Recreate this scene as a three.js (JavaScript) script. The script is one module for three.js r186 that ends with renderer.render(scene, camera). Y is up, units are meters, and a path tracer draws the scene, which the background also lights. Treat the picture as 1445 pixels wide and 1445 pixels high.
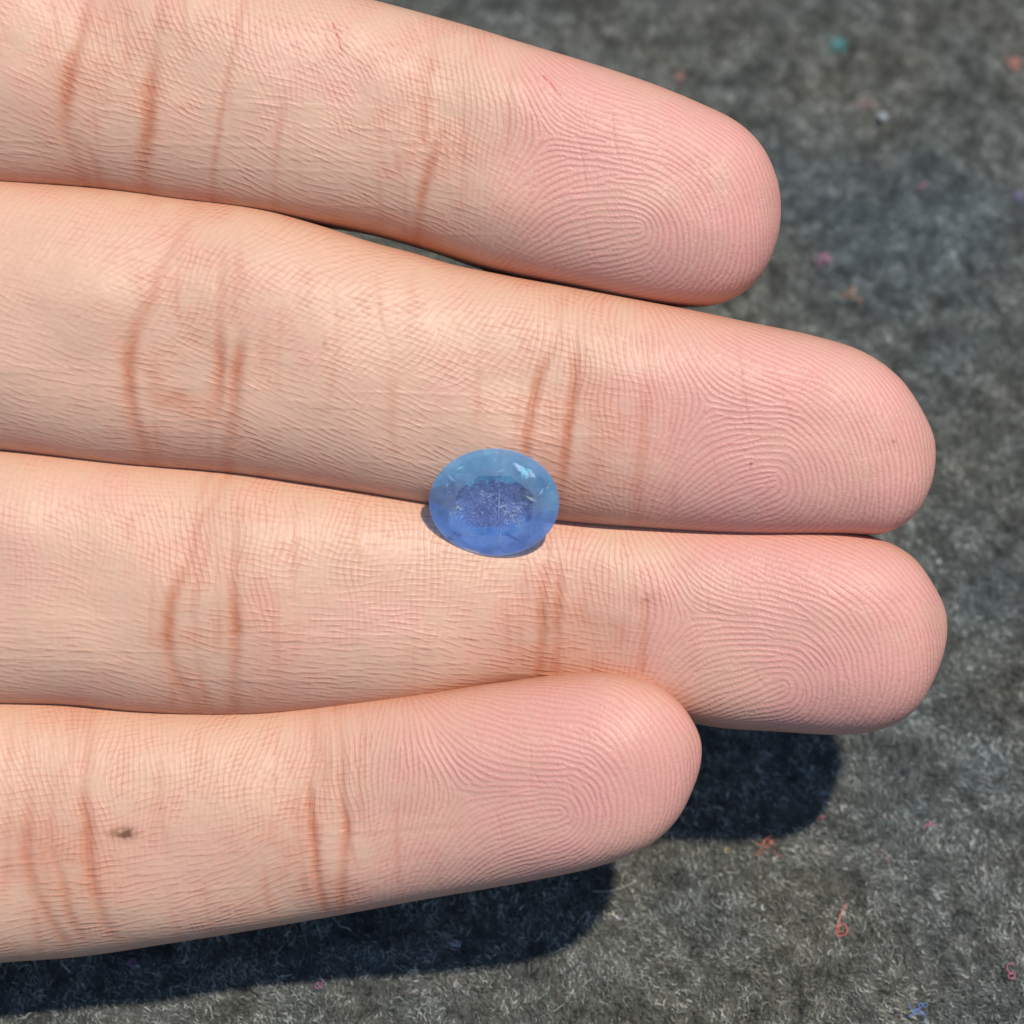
import * as THREE from 'three';
import { mergeGeometries } from 'three/addons/utils/BufferGeometryUtils.js';
import { MarchingCubes } from 'three/addons/objects/MarchingCubes.js';

// ------------------------------------------------------------------ camera, sky, sun, exposure
const MM = 0.001, TILT = 29 * Math.PI / 180, DIST = 0.16, SPAN = 0.068, HOVER = 0.0222;
const S = SPAN / 1445;                                   // metres per unit of the sketch in which the outlines below are drawn
const HX = new THREE.Vector3(1, 0, 0), HY = new THREE.Vector3(0, Math.sin(TILT), -Math.cos(TILT)), HZ = new THREE.Vector3(0, Math.cos(TILT), Math.sin(TILT));
const scene = new THREE.Scene();
const camera = new THREE.PerspectiveCamera(2 * Math.atan(SPAN / 2 / DIST) * 180 / Math.PI, 1, 0.005, 20);
camera.position.set(0, HOVER, 0).addScaledVector(HZ, DIST);
camera.up.set(0, 1, 0);
camera.lookAt(0, HOVER, 0);
camera.focus = DIST - 0.0015;
camera.userData.fStop = 29;

{ // clear blue daylight sky, paler towards the horizon
  const w = 256, h = 128, d = new Float32Array(w * h * 4);
  for (let y = 0; y < h; y++) {
    const el = ((y + 0.5) / h - 0.5) * Math.PI, up = Math.max(0, Math.sin(el));
    const k = Math.pow(1 - up, 2.5), g = el < 0 ? Math.max(0.25, 1 + el * 2.2) : 1;
    for (let x = 0; x < w; x++) {
      const o = (y * w + x) * 4;
      d[o] = (0.155 + 0.19 * k) * g; d[o + 1] = (0.27 + 0.18 * k) * g; d[o + 2] = (0.50 + 0.13 * k) * g; d[o + 3] = 1;
    }
  }
  const sky = new THREE.DataTexture(d, w, h, THREE.RGBAFormat, THREE.FloatType);
  sky.mapping = THREE.EquirectangularReflectionMapping; sky.magFilter = THREE.LinearFilter; sky.needsUpdate = true;
  scene.background = sky; scene.environment = sky;
}
const SUN = new THREE.Vector3().addScaledVector(HX, 0.27).addScaledVector(HY, 0.53).addScaledVector(HZ, 0.80).normalize();
const sun = new THREE.DirectionalLight(new THREE.Color().setRGB(1, 0.92, 0.80), 3.95);
sun.position.copy(SUN).multiplyScalar(0.5);
sun.castShadow = true;
sun.shadow.mapSize.set(4096, 4096);
Object.assign(sun.shadow.camera, { left: -0.12, right: 0.12, top: 0.12, bottom: -0.12, near: 0.1, far: 1 });
sun.shadow.radius = 5;
scene.add(sun, sun.target);

const renderer = new THREE.WebGLRenderer({ antialias: true });
renderer.toneMapping = THREE.LinearToneMapping;
renderer.toneMappingExposure = 1;
renderer.shadowMap.enabled = true;

// ------------------------------------------------------------------ small helpers
function rng(seed) { let a = seed >>> 0; return () => { a = (a + 0x6d2b79f5) | 0; let t = Math.imul(a ^ (a >>> 15), 1 | a); t = (t + Math.imul(t ^ (t >>> 7), 61 | t)) ^ t; return ((t ^ (t >>> 14)) >>> 0) / 4294967296; }; }
const clamp = (x, a, b) => x < a ? a : x > b ? b : x, lerp = (a, b, t) => a + (b - a) * t;
const smooth = (a, b, x) => { const t = clamp((x - a) / (b - a), 0, 1); return t * t * (3 - 2 * t); };
const TABLE = new Float32Array(65536); { const r = rng(77); for (let i = 0; i < 65536; i++) TABLE[i] = r() * 2 - 1; }
function noise(x, y, seed = 0) {                          // value noise, -1..1
  const ix = Math.floor(x), iy = Math.floor(y), fx = x - ix, fy = y - iy, u = fx * fx * (3 - 2 * fx), v = fy * fy * (3 - 2 * fy);
  const a = ((iy + seed * 37) & 255) << 8, b = ((iy + 1 + seed * 37) & 255) << 8, c = (ix + seed * 91) & 255, e = (c + 1) & 255;
  return lerp(lerp(TABLE[a | c], TABLE[a | e], u), lerp(TABLE[b | c], TABLE[b | e], u), v);
}
const fbm = (x, y, n, seed) => { let s = 0, a = 1, t = 0; for (let i = 0; i < n; i++) { s += a * noise(x, y, seed + i); t += a; a *= 0.5; x = x * 2.03 + 11.3; y = y * 2.03 + 5.7; } return s / t; };
function cubicThrough(xs, ys) {                           // monotone-friendly cubic through points (finite-difference tangents)
  const n = xs.length, m = new Array(n).fill(0);
  for (let i = 0; i < n; i++) {
    const a = Math.max(0, i - 1), b = Math.min(n - 1, i + 1);
    if (i > 0 && i < n - 1) {
      const h0 = xs[i] - xs[i - 1], h1 = xs[i + 1] - xs[i], d0 = (ys[i] - ys[i - 1]) / h0, d1 = (ys[i + 1] - ys[i]) / h1;
      m[i] = (d0 * h1 + d1 * h0) / (h0 + h1);
    } else m[i] = (ys[b] - ys[a]) / (xs[b] - xs[a]);
  }
  return (x) => {
    let i = 0; while (i < n - 2 && x > xs[i + 1]) i++;
    const h = xs[i + 1] - xs[i], t = (x - xs[i]) / h;
    if (t < 0) return ys[0] + m[0] * (x - xs[0]);
    if (t > 1) return ys[n - 1] + m[n - 1] * (x - xs[n - 1]);
    const t2 = t * t, t3 = t2 * t;
    return (2 * t3 - 3 * t2 + 1) * ys[i] + (t3 - 2 * t2 + t) * h * m[i] + (3 * t2 - 2 * t3) * ys[i + 1] + (t3 - t2) * h * m[i + 1];
  };
}
const hand2world = (x, y, z) => new THREE.Vector3(0, HOVER, 0).addScaledVector(HX, x).addScaledVector(HY, y).addScaledVector(HZ, z);
function clothPoint(px, py, lift = 0) {                   // where a mark seen at (px, py) of the sketch lies on the cloth
  const eye = camera.position, p = hand2world((px - 722.5) * S, (722.5 - py) * S, 0).sub(eye);
  return eye.clone().addScaledVector(p, (lift - eye.y) / p.y);
}

// ------------------------------------------------------------------ the cloth: felt sheet and its pile
const cloth = new THREE.Group(); cloth.name = 'cloth'; scene.add(cloth);
cloth.userData = { label: 'dark grey fuzzy felt cloth spread flat beneath the hand', category: 'cloth' };
const C0 = clothPoint(760, 640);
const PATCHES = [[1250, 320, 170, 1], [1090, 260, 90, 0.7], [1290, 1120, 130, 0.9], [1410, 800, 110, 0.8], [1000, 1290, 80, 0.7], [1350, 520, 100, 0.5], [1250, 90, 170, -0.7], [1150, 1420, 220, -0.5], [850, 30, 90, -0.3]].map(([x, y, r, a]) => [clothPoint(x, y), r * S * 1.1, a]);
function clothTone(x, z) {                                // -1 olive grey .. +1 blue grey, in metres on the cloth
  let f = fbm(x * 60 + 3, z * 60, 3, 5) * 0.9 + fbm(x * 260, z * 260, 2, 9) * 0.45 - 0.25;
  for (const [p, r, a] of PATCHES) f += a * Math.exp(-((x - p.x) ** 2 + (z - p.z) ** 2) / (r * r));
  return clamp(f, -1, 1);
}
const clothHeight = (x, z) => 0.00022 * fbm(x * 900, z * 900, 2, 21) + 0.0003 * noise(x * 160, z * 160, 31);
{
  const n = 340, R = 0.062, out = [-0.3, -0.16, -0.09], line = [...out];
  for (let i = 0; i <= n; i++) line.push(-R + 2 * R * i / n);
  line.push(0.09, 0.16, 0.3);
  const m = line.length, pos = [], col = [], idx = [];
  for (let j = 0; j < m; j++) for (let i = 0; i < m; i++) {
    const far = Math.max(Math.abs(line[i]), Math.abs(line[j])) > R - 1e-6, x = C0.x + line[i], z = C0.z + line[j], t = far ? 0 : clothTone(x, z), h = far ? 0 : clothHeight(x, z), k = far ? 0.75 : 0.7 + 0.5 * fbm(x * 2200, z * 2200, 2, 41);
    pos.push(x, h, z);
    col.push(lerp(0.115, 0.090, t * 0.5 + 0.5) * k, lerp(0.115, 0.106, t * 0.5 + 0.5) * k, lerp(0.094, 0.115, t * 0.5 + 0.5) * k);
  }
  for (let j = 0; j < m - 1; j++) for (let i = 0; i < m - 1; i++) { const a = j * m + i; idx.push(a, a + m, a + 1, a + 1, a + m, a + m + 1); }
  const g = new THREE.BufferGeometry();
  g.setAttribute('position', new THREE.Float32BufferAttribute(pos, 3)); g.setAttribute('color', new THREE.Float32BufferAttribute(col, 3)); g.setIndex(idx); g.computeVertexNormals();
  const sheet = new THREE.Mesh(g, new THREE.MeshStandardMaterial({ name: 'felt', vertexColors: true, roughness: 1 }));
  sheet.name = 'felt_sheet'; sheet.receiveShadow = true; cloth.add(sheet);
}
function hairGeometry(points, radius, segs = 3, taper = true, sides = 3) {
  const curve = new THREE.CatmullRomCurve3(points), g = new THREE.TubeGeometry(curve, segs, radius, sides, false);
  if (taper) {
    const p = g.attributes.position;
    for (let i = 0; i <= segs; i++) {
      const c = curve.getPointAt(i / segs), k = 1 - 0.6 * (i / segs) ** 2;
      for (let j = 0; j <= sides; j++) { const n = i * (sides + 1) + j; p.setXYZ(n, lerp(c.x, p.getX(n), k), lerp(c.y, p.getY(n), k), lerp(c.z, p.getZ(n), k)); }
    }
  }
  g.deleteAttribute('uv');
  return g;
}
for (const [name, N, radius, long, seed, lift] of [['fibre_pile', 320000, 0.017, 0.58, 4242, 1], ['fibre_tuft', 210000, 0.031, 0.42, 977, 1], ['loose_fibre', 2600, 0.013, 1.15, 515, 2]]) {
  const r = rng(seed), R = 0.056;
  const V = (x, y, z) => new THREE.Vector3(x * MM * long, y * MM * long, z * MM * long);
  const hair = lift > 1 ? hairGeometry([V(0, 0, 0), V(0.28, 0.16, 0.12), V(0.5, 0.22, 0.4), V(0.36, 0.26, 0.66), V(0.1, 0.2, 0.62)], radius * MM, 10) : hairGeometry([V(0, -0.05, 0), V(0.32, 0.12, 0.05), V(0.62, 0.15, -0.08), V(0.9, 0.05, 0.12)], radius * MM, 4);
  const pile = new THREE.InstancedMesh(hair, new THREE.MeshStandardMaterial({ name: 'felt fibre', roughness: 0.7 }), N);
  pile.name = name; pile.userData.kind = 'stuff';
  const o = new THREE.Object3D(), c = new THREE.Color();
  o.rotation.order = 'YZX';
  for (let i = 0; i < N; i++) {
    const x = C0.x + (r() * 2 - 1) * R, z = C0.z + (r() * 2 - 1) * R, stand = r();
    o.position.set(x, clothHeight(x, z) + r() * 0.00022 * lift, z);
    o.rotation.set(lift > 1 ? (r() - 0.5) * 0.8 : r() * 6.28, lift > 1 ? r() * 6.28 : -1.1 + noise(x * 420, z * 420, 3) * 0.9 + (r() - 0.5) * (stand > 0.75 ? 5 : 1.3), 0.1 + stand * r() * 0.9);
    const sc = 0.55 + r() * 0.75; o.scale.set(sc, sc * (0.6 + r()), sc);
    o.updateMatrix(); pile.setMatrixAt(i, o.matrix);
    const t = clothTone(x, z) * 0.5 + 0.5, b = lift > 1 ? 1.1 + 0.5 * r() : (0.16 + 0.9 * r() * r() + (r() > 0.88 ? 1.0 : 0)) * (0.95 + 0.7 * noise(x * 700, z * 700, 51)) * (0.95 + 0.5 * noise(x * 1500, z * 1500, 52)), q = r();
    const base = q > 0.985 ? [0.42, 0.27, 0.19] : [lerp(0.59, 0.40, t), lerp(0.585, 0.51, t), lerp(0.475, 0.52, t)];
    c.setRGB(Math.min(0.8, base[0] * b), Math.min(0.8, base[1] * b), Math.min(0.8, base[2] * b)); pile.setColorAt(i, c);
  }
  pile.castShadow = pile.receiveShadow = true; cloth.add(pile);
}

// ------------------------------------------------------------------ the hand
// A finger is drawn in the plane of the hand: upper and lower edge from the knuckle to the tip.
const FINGERS = [
  { key: 'index', tip: [1101, 297],
    top: [[-420, -105], [-200, -112], [0, -100], [250, -62], [400, -28], [520, 2], [640, 34], [740, 65], [824, 90], [918, 121], [985, 148], [1042, 177], [1074, 209], [1093, 248]],
    bot: [[-420, 255], [-200, 256], [0, 264], [150, 274], [250, 289], [400, 309], [520, 330], [600, 352], [700, 386], [800, 408], [900, 428], [970, 433], [1007, 430], [1042, 417], [1074, 388], [1094, 345]],
    z: [[-420, 0], [600, 0], [1101, 0]], core: [905, 318], delta: [772, 188], dip: [598, 720], pip: [90, 212], mid: 62 },
  { key: 'middle', tip: [1318, 640],
    top: [[-420, 245], [-200, 252], [0, 264], [250, 287], [380, 306], [455, 321], [530, 345], [580, 358], [635, 374], [705, 388], [830, 410], [950, 434], [1050, 455], [1150, 476], [1212, 496], [1262, 530], [1300, 583]],
    bot: [[-420, 612], [-200, 620], [0, 634], [200, 658], [330, 668], [450, 684], [600, 707], [800, 731], [900, 739], [1050, 748], [1180, 754], [1250, 751], [1290, 724], [1310, 687]],
    z: [[-420, 0.3], [700, 0.3], [1318, 0.3]], core: [1098, 678], delta: [1000, 572], dip: [770, 905], pip: [183, 335], mid: 128 },
  { key: 'ring', tip: [1337, 884],
    top: [[-420, 618], [-200, 624], [0, 634], [200, 653], [330, 664], [450, 681], [600, 703], [800, 728], [1000, 742], [1150, 748], [1232, 757], [1283, 782], [1320, 830]],
    bot: [[-420, 975], [-200, 980], [0, 988], [100, 990], [200, 1000], [350, 1005], [450, 998], [600, 982], [720, 968], [820, 978], [900, 1002], [985, 1023], [1100, 1033], [1185, 1037], [1240, 1030], [1290, 1001], [1322, 947]],
    z: [[-420, 0], [600, -0.3], [900, -0.9], [1337, -0.4]], core: [1112, 968], delta: [978, 872], dip: [777, 910], pip: [238, 330], mid: 92 },
  { key: 'pinky', tip: [984, 1052],
    top: [[-420, 985], [-200, 984], [0, 984], [100, 986], [200, 996], [350, 1000], [450, 994], [600, 976], [700, 961], [800, 947], [858, 945], [910, 956], [950, 982], [974, 1015]],
    bot: [[-420, 1400], [-200, 1382], [0, 1357], [100, 1350], [250, 1328], [450, 1293], [600, 1262], [750, 1232], [850, 1207], [910, 1182], [950, 1145], [974, 1098]],
    z: [[-420, 0], [450, 0.4], [700, 2.2], [850, 3.4], [984, 3.6]], core: [792, 1142], delta: [652, 1122], dip: [438, 483], pip: [40, 122], mid: 92 },
];
// Flexion creases and marks: points, width, depth 0..1, tint 0..1 at each point
const CREASES = {
  index: [
    [[[122, -60, .1], [118, 0, .2], [108, 60, .6], [95, 110, 1], [90, 150, .9], [88, 185, .45], [100, 225, .45], [113, 262, .4]], 9, 1],
    [[[88, 185, .3], [122, 212, .45], [130, 262, .4]], 7, .5],
    [[[222, -60, .1], [220, 0, .15], [215, 80, .35], [210, 125, 1], [207, 178, 1.1], [196, 230, .6], [193, 278, .4]], 9, 1],
    [[[345, -40, .15], [340, 0, .25], [325, 80, .35], [312, 150, .5], [300, 220, .5], [288, 292, .4]], 4.5, .7],
    [[[402, 130, .05], [392, 185, .45], [384, 240, .3], [378, 305, .3]], 4.5, .5],
    [[[613, 30, .1], [604, 91, .35], [598, 144, .4], [594, 195, .6]], 6, .7],
    [[[626, 172, .1], [606, 232, .8], [595, 266, .9], [588, 304, .6], [582, 342, .6]], 6.5, .9],
    [[[722, 70, .05], [718, 133, .2], [716, 190, .35], [710, 220, .1]], 5, .4],
    [[[573, 225, .1], [570, 270, .25], [569, 330, .2]], 3.5, .4],
    [[[418, 20, .05], [418, 75, .1], [420, 110, .05]], 3, .3],
    [[[863, 130, .02], [866, 180, .12], [870, 215, .02]], 2.6, .45], [[[890, 120, .02], [892, 170, .1]], 2.4, .35] ],
  middle: [
    [[[268, 290, .1], [240, 345, .2], [221, 383, .3], [211, 425, .5], [194, 463, .6], [183, 501, 1], [182, 546, 1], [187, 588, .7], [197, 629, .5], [205, 660, .4]], 8.5, 1],
    [[[311, 360, .1], [311, 390, .2], [308, 460, .35], [310, 494, .9], [310, 536, .8], [304, 588, .25]], 8, .8],
    [[[342, 470, .1], [338, 500, .9], [332, 535, 1], [330, 574, .6], [325, 601, .6], [316, 636, .5], [313, 664, .4]], 8, .9],
    [[[218, 500, .1], [217, 535, .4], [219, 565, .5], [256, 560, .4]], 9, .2],
    [[[469, 397, .05], [474, 470, .15], [472, 520, .2], [460, 580, .2]], 5, .3],
    [[[430, 390, .05], [436, 460, .08]], 3, .3],
    [[[796, 410, .1], [788, 440, .2], [781, 484, .2], [760, 532, .9], [749, 581, .9], [741, 640, .8], [738, 690, .4]], 6, .9],
    [[[812, 470, .05], [810, 543, .8], [803, 588, 1], [798, 640, .9], [793, 678, .7], [790, 724, .4]], 6, .9],
    [[[915, 480, .1], [912, 560, .3], [905, 640, .45], [900, 735, .3]], 7, .25],
    [[[1043, 465, .1], [1048, 540, .25], [1060, 610, .12]], 2.6, .5],
    [[[1090, 500, .05], [1108, 555, .2], [1122, 610, .1]], 2.6, .45] ],
  ring: [
    [[[318, 660, .2], [294, 709, .3], [274, 735, .3], [263, 792, .3], [246, 830, .7], [239, 854, .9], [235, 906, 1], [236, 930, .5], [246, 961, .5], [268, 1000, .5]], 8.5, 1],
    [[[288, 660, .2], [278, 698, .3], [270, 736, .3]], 6, .6],
    [[[245, 955, .3], [235, 1000, .4]], 6, .4],
    [[[294, 712, .1], [290, 770, .2], [276, 830, .3], [275, 934, .25], [280, 968, .4], [285, 1002, .45]], 5.5, .5],
    [[[329, 720, .15], [327, 761, .2], [327, 809, .35], [329, 854, .8], [331, 885, 1.1], [331, 906, .8], [327, 948, .5], [323, 1005, .5]], 8, 1],
    [[[308, 850, .1], [307, 885, .4], [306, 920, .25]], 6, .3],
    [[[418, 850, .03], [416, 930, .15]], 4.5, .25],
    [[[775, 740, .15], [773, 765, .2], [770, 818, .4], [765, 865, .8], [767, 889, .8], [763, 927, .7], [759, 962, .7]], 6.5, .9],
    [[[787, 780, .1], [790, 840, .7], [788, 865, .8], [787, 886, .6], [787, 914, .5], [783, 952, .5]], 6, .8],
    [[[888, 800, .05], [893, 850, .15], [876, 900, .2]], 4.5, .3],
    [[[916, 850, .25], [914, 880, .4], [910, 915, .45], [908, 950, .5]], 5, .5],
    [[[1062, 810, .03], [1076, 850, .12]], 3, .3] ],
  pinky: [
    [[[93, 985, .2], [93, 1030, .2], [91, 1070, .1], [41, 1112, .15], [36, 1168, .6], [36, 1223, .8], [45, 1261, .6], [62, 1299, .6], [84, 1345, .5]], 9, .8],
    [[[45, 1265, .3], [44, 1355, .4]], 6, .4],
    [[[69, 1100, .1], [68, 1140, .3], [69, 1202, .3], [86, 1247, .5], [92, 1292, .6], [108, 1338, .4]], 7, .7],
    [[[118, 990, .25], [116, 1050, .3], [113, 1100, .25], [114, 1126, .5], [121, 1174, .9], [123, 1216, .8], [130, 1264, .7], [138, 1299, .5], [153, 1340, .3]], 8.5, 1],
    [[[221, 1080, .2], [225, 1154, .3], [235, 1212, .2]], 5, .3], [[[283, 1255, .15], [291, 1325, .3]], 4.5, .3], [[[230, 1265, .1], [243, 1335, .25]], 4.5, .3],
    [[[440, 995, .25], [439, 1030, .3], [437, 1090, .2], [435, 1135, .8], [441, 1185, 1], [445, 1237, .8], [453, 1293, .7]], 6.5, 1],
    [[[470, 1000, .2], [478, 1057, .3], [481, 1126, .5], [488, 1170, 1], [484, 1212, .5], [481, 1240, .7], [478, 1290, .7]], 6.5, 1],
    [[[488, 1175, .5], [502, 1230, .2]], 4, .4],
    [[[416, 1110, .1], [417, 1150, .3], [422, 1205, .25]], 7, .3],
    [[[556, 1130, .1], [559, 1180, .4], [561, 1240, .3], [562, 1270, .2]], 4.5, .4], [[[616, 1205, .1], [619, 1260, .25]], 4.5, .3],
    [[[500, 1185, .05], [600, 1168, .2], [680, 1162, .05]], 3, .5], [[[505, 1220, .05], [560, 1215, .15], [610, 1205, .02]], 3, .5] ],
};
const FEAT = 1 - 0.0062 / DIST;                           // features were measured on the pads, which stand nearer than the edges

// cross-section of a finger: a rounded squarish oval; unit half-width, t thick on the palm side
const EXP = 2.5, NPHI = 181;
const secY = new Float32Array(NPHI * 2), secZ = new Float32Array(NPHI * 2), secArc = new Float32Array(NPHI * 2);
function section(phi) {                                   // phi: 0 at the pad's middle, +-PI at the back
  const s = Math.sin(phi), c = Math.cos(phi), k = 2 / EXP;
  return [Math.sign(s) * Math.abs(s) ** k, Math.sign(c) * Math.abs(c) ** k * (c > 0 ? 0.73 : 0.74)];
}
const ARC_N = 2000, arcPhi = new Float32Array(ARC_N + 1);
const ARC_MAX = (() => {
  const n = 8000, a = new Float64Array(n + 1); let p = section(0);
  for (let i = 1; i <= n; i++) { const q = section(Math.PI * i / n); a[i] = a[i - 1] + Math.hypot(q[0] - p[0], q[1] - p[1]); p = q; }
  let j = 0;
  for (let i = 0; i <= ARC_N; i++) { const t = a[n] * i / ARC_N; while (j < n - 1 && a[j + 1] < t) j++; arcPhi[i] = Math.PI * (j + (t - a[j]) / (a[j + 1] - a[j])) / n; }
  return a[n];
})();
const phiAt = (arc) => { const t = clamp(Math.abs(arc) / ARC_MAX, 0, 1) * ARC_N, i = Math.min(ARC_N - 1, Math.floor(t)); return Math.sign(arc) * lerp(arcPhi[i], arcPhi[i + 1], t - i); };

const PRESS = { index: [0, 430], middle: [430, 1190], ring: [1190, 690], pinky: [620, 0] };   // how far the upper and lower edge press on the neighbour
function prepareFinger(f) {
  const [pt, pb] = PRESS[f.key];
  f.top = f.top.map(([x, y]) => [x, y - 8 * (1 - smooth(pt - 60, pt, x))]); f.bot = f.bot.map(([x, y]) => [x, y + 8 * (1 - smooth(pb - 60, pb, x))]);
  const L = 600, qs = [], ys = [];
  for (const [x, y] of f.top) { qs.push(-Math.sqrt((f.tip[0] - x) / L)); ys.push(y); }
  qs.push(0); ys.push(f.tip[1]);
  for (const [x, y] of [...f.bot].reverse()) { qs.push(Math.sqrt((f.tip[0] - x) / L)); ys.push(y); }
  const edge = cubicThrough(qs, ys), zAt = cubicThrough(f.z.map((p) => p[0]), f.z.map((p) => p[1]));
  const Q = Math.sqrt((f.tip[0] + 640) / L), n = 900;
  f.st = [];
  for (let i = 0; i <= n; i++) {
    const q = Q * Math.pow(i / n, 1.0), x = f.tip[0] - L * q * q, top = edge(-q), bot = edge(q), w = (bot - top) / 2;
    const [d0, d1] = [f.dip[0], f.pip[0]], bump = (m, s) => Math.exp(-(((x - m) / s) ** 2));
    // pads swell between the creases, joints are a little flatter
    const pad = 1 + 0.07 * bump(lerp(f.dip[1], f.tip[0], 0.45), 170) + 0.03 * bump((f.pip[1] + f.dip[0]) / 2, 150) - 0.05 * bump((f.dip[0] + f.dip[1]) / 2 - 30, 60) - 0.05 * bump((f.pip[0] + f.pip[1]) / 2, 90);
    f.st.push({ x, yc: (top + bot) / 2, w: Math.max(w, 0), pad, z: zAt(x) * MM });
  }
  let s = 0; f.st[0].s = 0;
  for (let i = 1; i <= n; i++) {
    const a = f.st[i - 1], b = f.st[i], za = a.w * S * 0.73 * a.pad, zb = b.w * S * 0.73 * b.pad;
    s += Math.hypot((b.x - a.x) * S, zb - za); b.s = s;
  }
  f.length = s;
  f.stationAt = (sv) => {                                  // station by arc length from the tip
    let lo = 0, hi = n; while (hi - lo > 1) { const m = (lo + hi) >> 1; if (f.st[m].s <= sv) lo = m; else hi = m; }
    const a = f.st[lo], b = f.st[hi], t = clamp((sv - a.s) / (b.s - a.s), 0, 1);
    return { x: lerp(a.x, b.x, t), yc: lerp(a.yc, b.yc, t), w: lerp(a.w, b.w, t) };
  };
  const rc = rng(f.tip[0] * 3), faint = [];
  for (const [lo, hi, count] of [[f.pip[0] - 60, f.pip[1] + 70, 9], [f.dip[0] - 70, f.dip[1] + 50, 8], [f.pip[1] + 60, f.dip[0] - 40, 5]]) for (let i = 0; i < count; i++) {
    const x = lerp(lo, hi, rc()), q = Math.sqrt((f.tip[0] - x) / L), a = edge(-q), b = edge(q), y0 = lerp(a, b, rc() * 0.75), y1 = Math.min(b, y0 + (0.15 + 0.35 * rc()) * (b - a)), bend = (rc() - 0.5) * 26, k = 0.10 + 0.22 * rc();
    faint.push([[[x - bend * 0.4, y0, 0.02], [x, lerp(y0, y1, 0.35), k], [x + bend * 0.2, lerp(y0, y1, 0.7), k], [x + bend, y1, 0.02]], 3 + 2.5 * rc(), 0.35]);
  }
  for (let i = 0; i < 7; i++) { const x = lerp(f.delta[0], f.tip[0] - 70, rc()), q = Math.sqrt((f.tip[0] - x) / L), a = edge(-q), b = edge(q), y = lerp(a, b, 0.15 + 0.6 * rc()), len = 20 + 50 * rc(), sl = (rc() - 0.3) * 40; faint.push([[[x, y, 0.02], [x + sl * 0.5, y + len * 0.5, 0.16], [x + sl, y + len, 0.02]], 1.7, 0.5]); }
  f.creases = [...CREASES[f.key], ...faint].map(([pts, w, d]) => {
    const curve = new THREE.CatmullRomCurve3(pts.map(([x, y, t]) => new THREE.Vector3(x, y, t * 10))), n2 = pts.length * 8, r = rng(Math.round(pts[0][0] * 7 + pts[0][1]));
    const p = []; for (let i = 0; i <= n2; i++) { const v = curve.getPoint(i / n2); p.push([v.x + (r() - 0.5) * 2.2, v.y, Math.max(0, v.z / 10)]); }
    return { p, w, d, x0: Math.min(...p.map((v) => v[0])) - 40, x1: Math.max(...p.map((v) => v[0])) + 40, y0: Math.min(...p.map((v) => v[1])) - 40, y1: Math.max(...p.map((v) => v[1])) + 40 };
  });
  f.creaseAt = (x, y) => {                                 // [depth, tint] of the creases at a point of the hand's plane
    let depth = 0, tint = 0;
    for (const c of f.creases) {
      if (x < c.x0 || x > c.x1 || y < c.y0 || y > c.y1) continue;
      let best = 1e9, amt = 0;
      for (let i = 0; i < c.p.length - 1; i++) {
        const a = c.p[i], b = c.p[i + 1], dx = b[0] - a[0], dy = b[1] - a[1], t = clamp(((x - a[0]) * dx + (y - a[1]) * dy) / (dx * dx + dy * dy), 0, 1);
        const e = (x - a[0] - dx * t) ** 2 + (y - a[1] - dy * t) ** 2;
        if (e < best) { best = e; amt = lerp(a[2], b[2], t); }
      }
      const d = Math.sqrt(best) / c.w;
      if (d > 4) continue;
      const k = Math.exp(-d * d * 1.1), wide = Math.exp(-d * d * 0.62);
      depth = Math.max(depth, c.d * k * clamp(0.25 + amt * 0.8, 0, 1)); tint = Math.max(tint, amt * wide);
    }
    return [depth, tint];
  };
}
FINGERS.forEach(prepareFinger);

// --- skin relief: ridges grown from noise by filters turned along the flow of the skin
function growRidges(gw, gh, angle, period, sigmaAlong, sigmaAcross, rounds, seed) {
  const r = rng(seed), K = 64, R = Math.ceil(Math.max(sigmaAlong, sigmaAcross) * 2.1), D = 2 * R + 1, kernels = [];
  for (let k = 0; k < K; k++) {
    const th = Math.PI * k / K, c = Math.cos(th), s = Math.sin(th), g = new Float32Array(D * D); let sum = 0, norm = 0, wsum = 0;
    const wgt = new Float32Array(D * D);
    for (let j = -R, n = 0; j <= R; j++) for (let i = -R; i <= R; i++, n++) {
      const u = i * c + j * s, v = -i * s + j * c;
      wgt[n] = Math.exp(-u * u / (2 * sigmaAlong ** 2) - v * v / (2 * sigmaAcross ** 2)); g[n] = wgt[n] * Math.cos(2 * Math.PI * v / period); sum += g[n]; wsum += wgt[n];
    }
    for (let n = 0; n < g.length; n++) { g[n] -= wgt[n] * sum / wsum; norm += Math.abs(g[n]); }
    for (let n = 0; n < g.length; n++) g[n] *= 1.8 / norm;
    kernels.push(g);
  }
  const which = new Uint8Array(gw * gh);
  for (let y = 0, o = 0; y < gh; y++) for (let x = 0; x < gw; x++, o++) which[o] = ((Math.round(angle(x, y) / Math.PI * K) % K) + K) % K;
  let a = new Float32Array(gw * gh), b = new Float32Array(gw * gh);
  for (let i = 0; i < a.length; i++) a[i] = r() * 2 - 1;
  for (let round = 0; round < rounds; round++) {
    for (let y = 0; y < gh; y++) for (let x = 0; x < gw; x++) {
      const g = kernels[which[y * gw + x]]; let sum = 0;
      const j0 = Math.max(-R, -y), j1 = Math.min(R, gh - 1 - y), i0 = Math.max(-R, -x), i1 = Math.min(R, gw - 1 - x);
      for (let j = j0; j <= j1; j++) { let n = (j + R) * D + i0 + R, o = (y + j) * gw + x + i0; for (let i = i0; i <= i1; i++) sum += g[n++] * a[o++]; }
      const v = sum * (round === 0 ? 5 : 2.2); b[y * gw + x] = v / Math.sqrt(1 + v * v);
    }
    [a, b] = [b, a];
  }
  return a;
}
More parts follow.
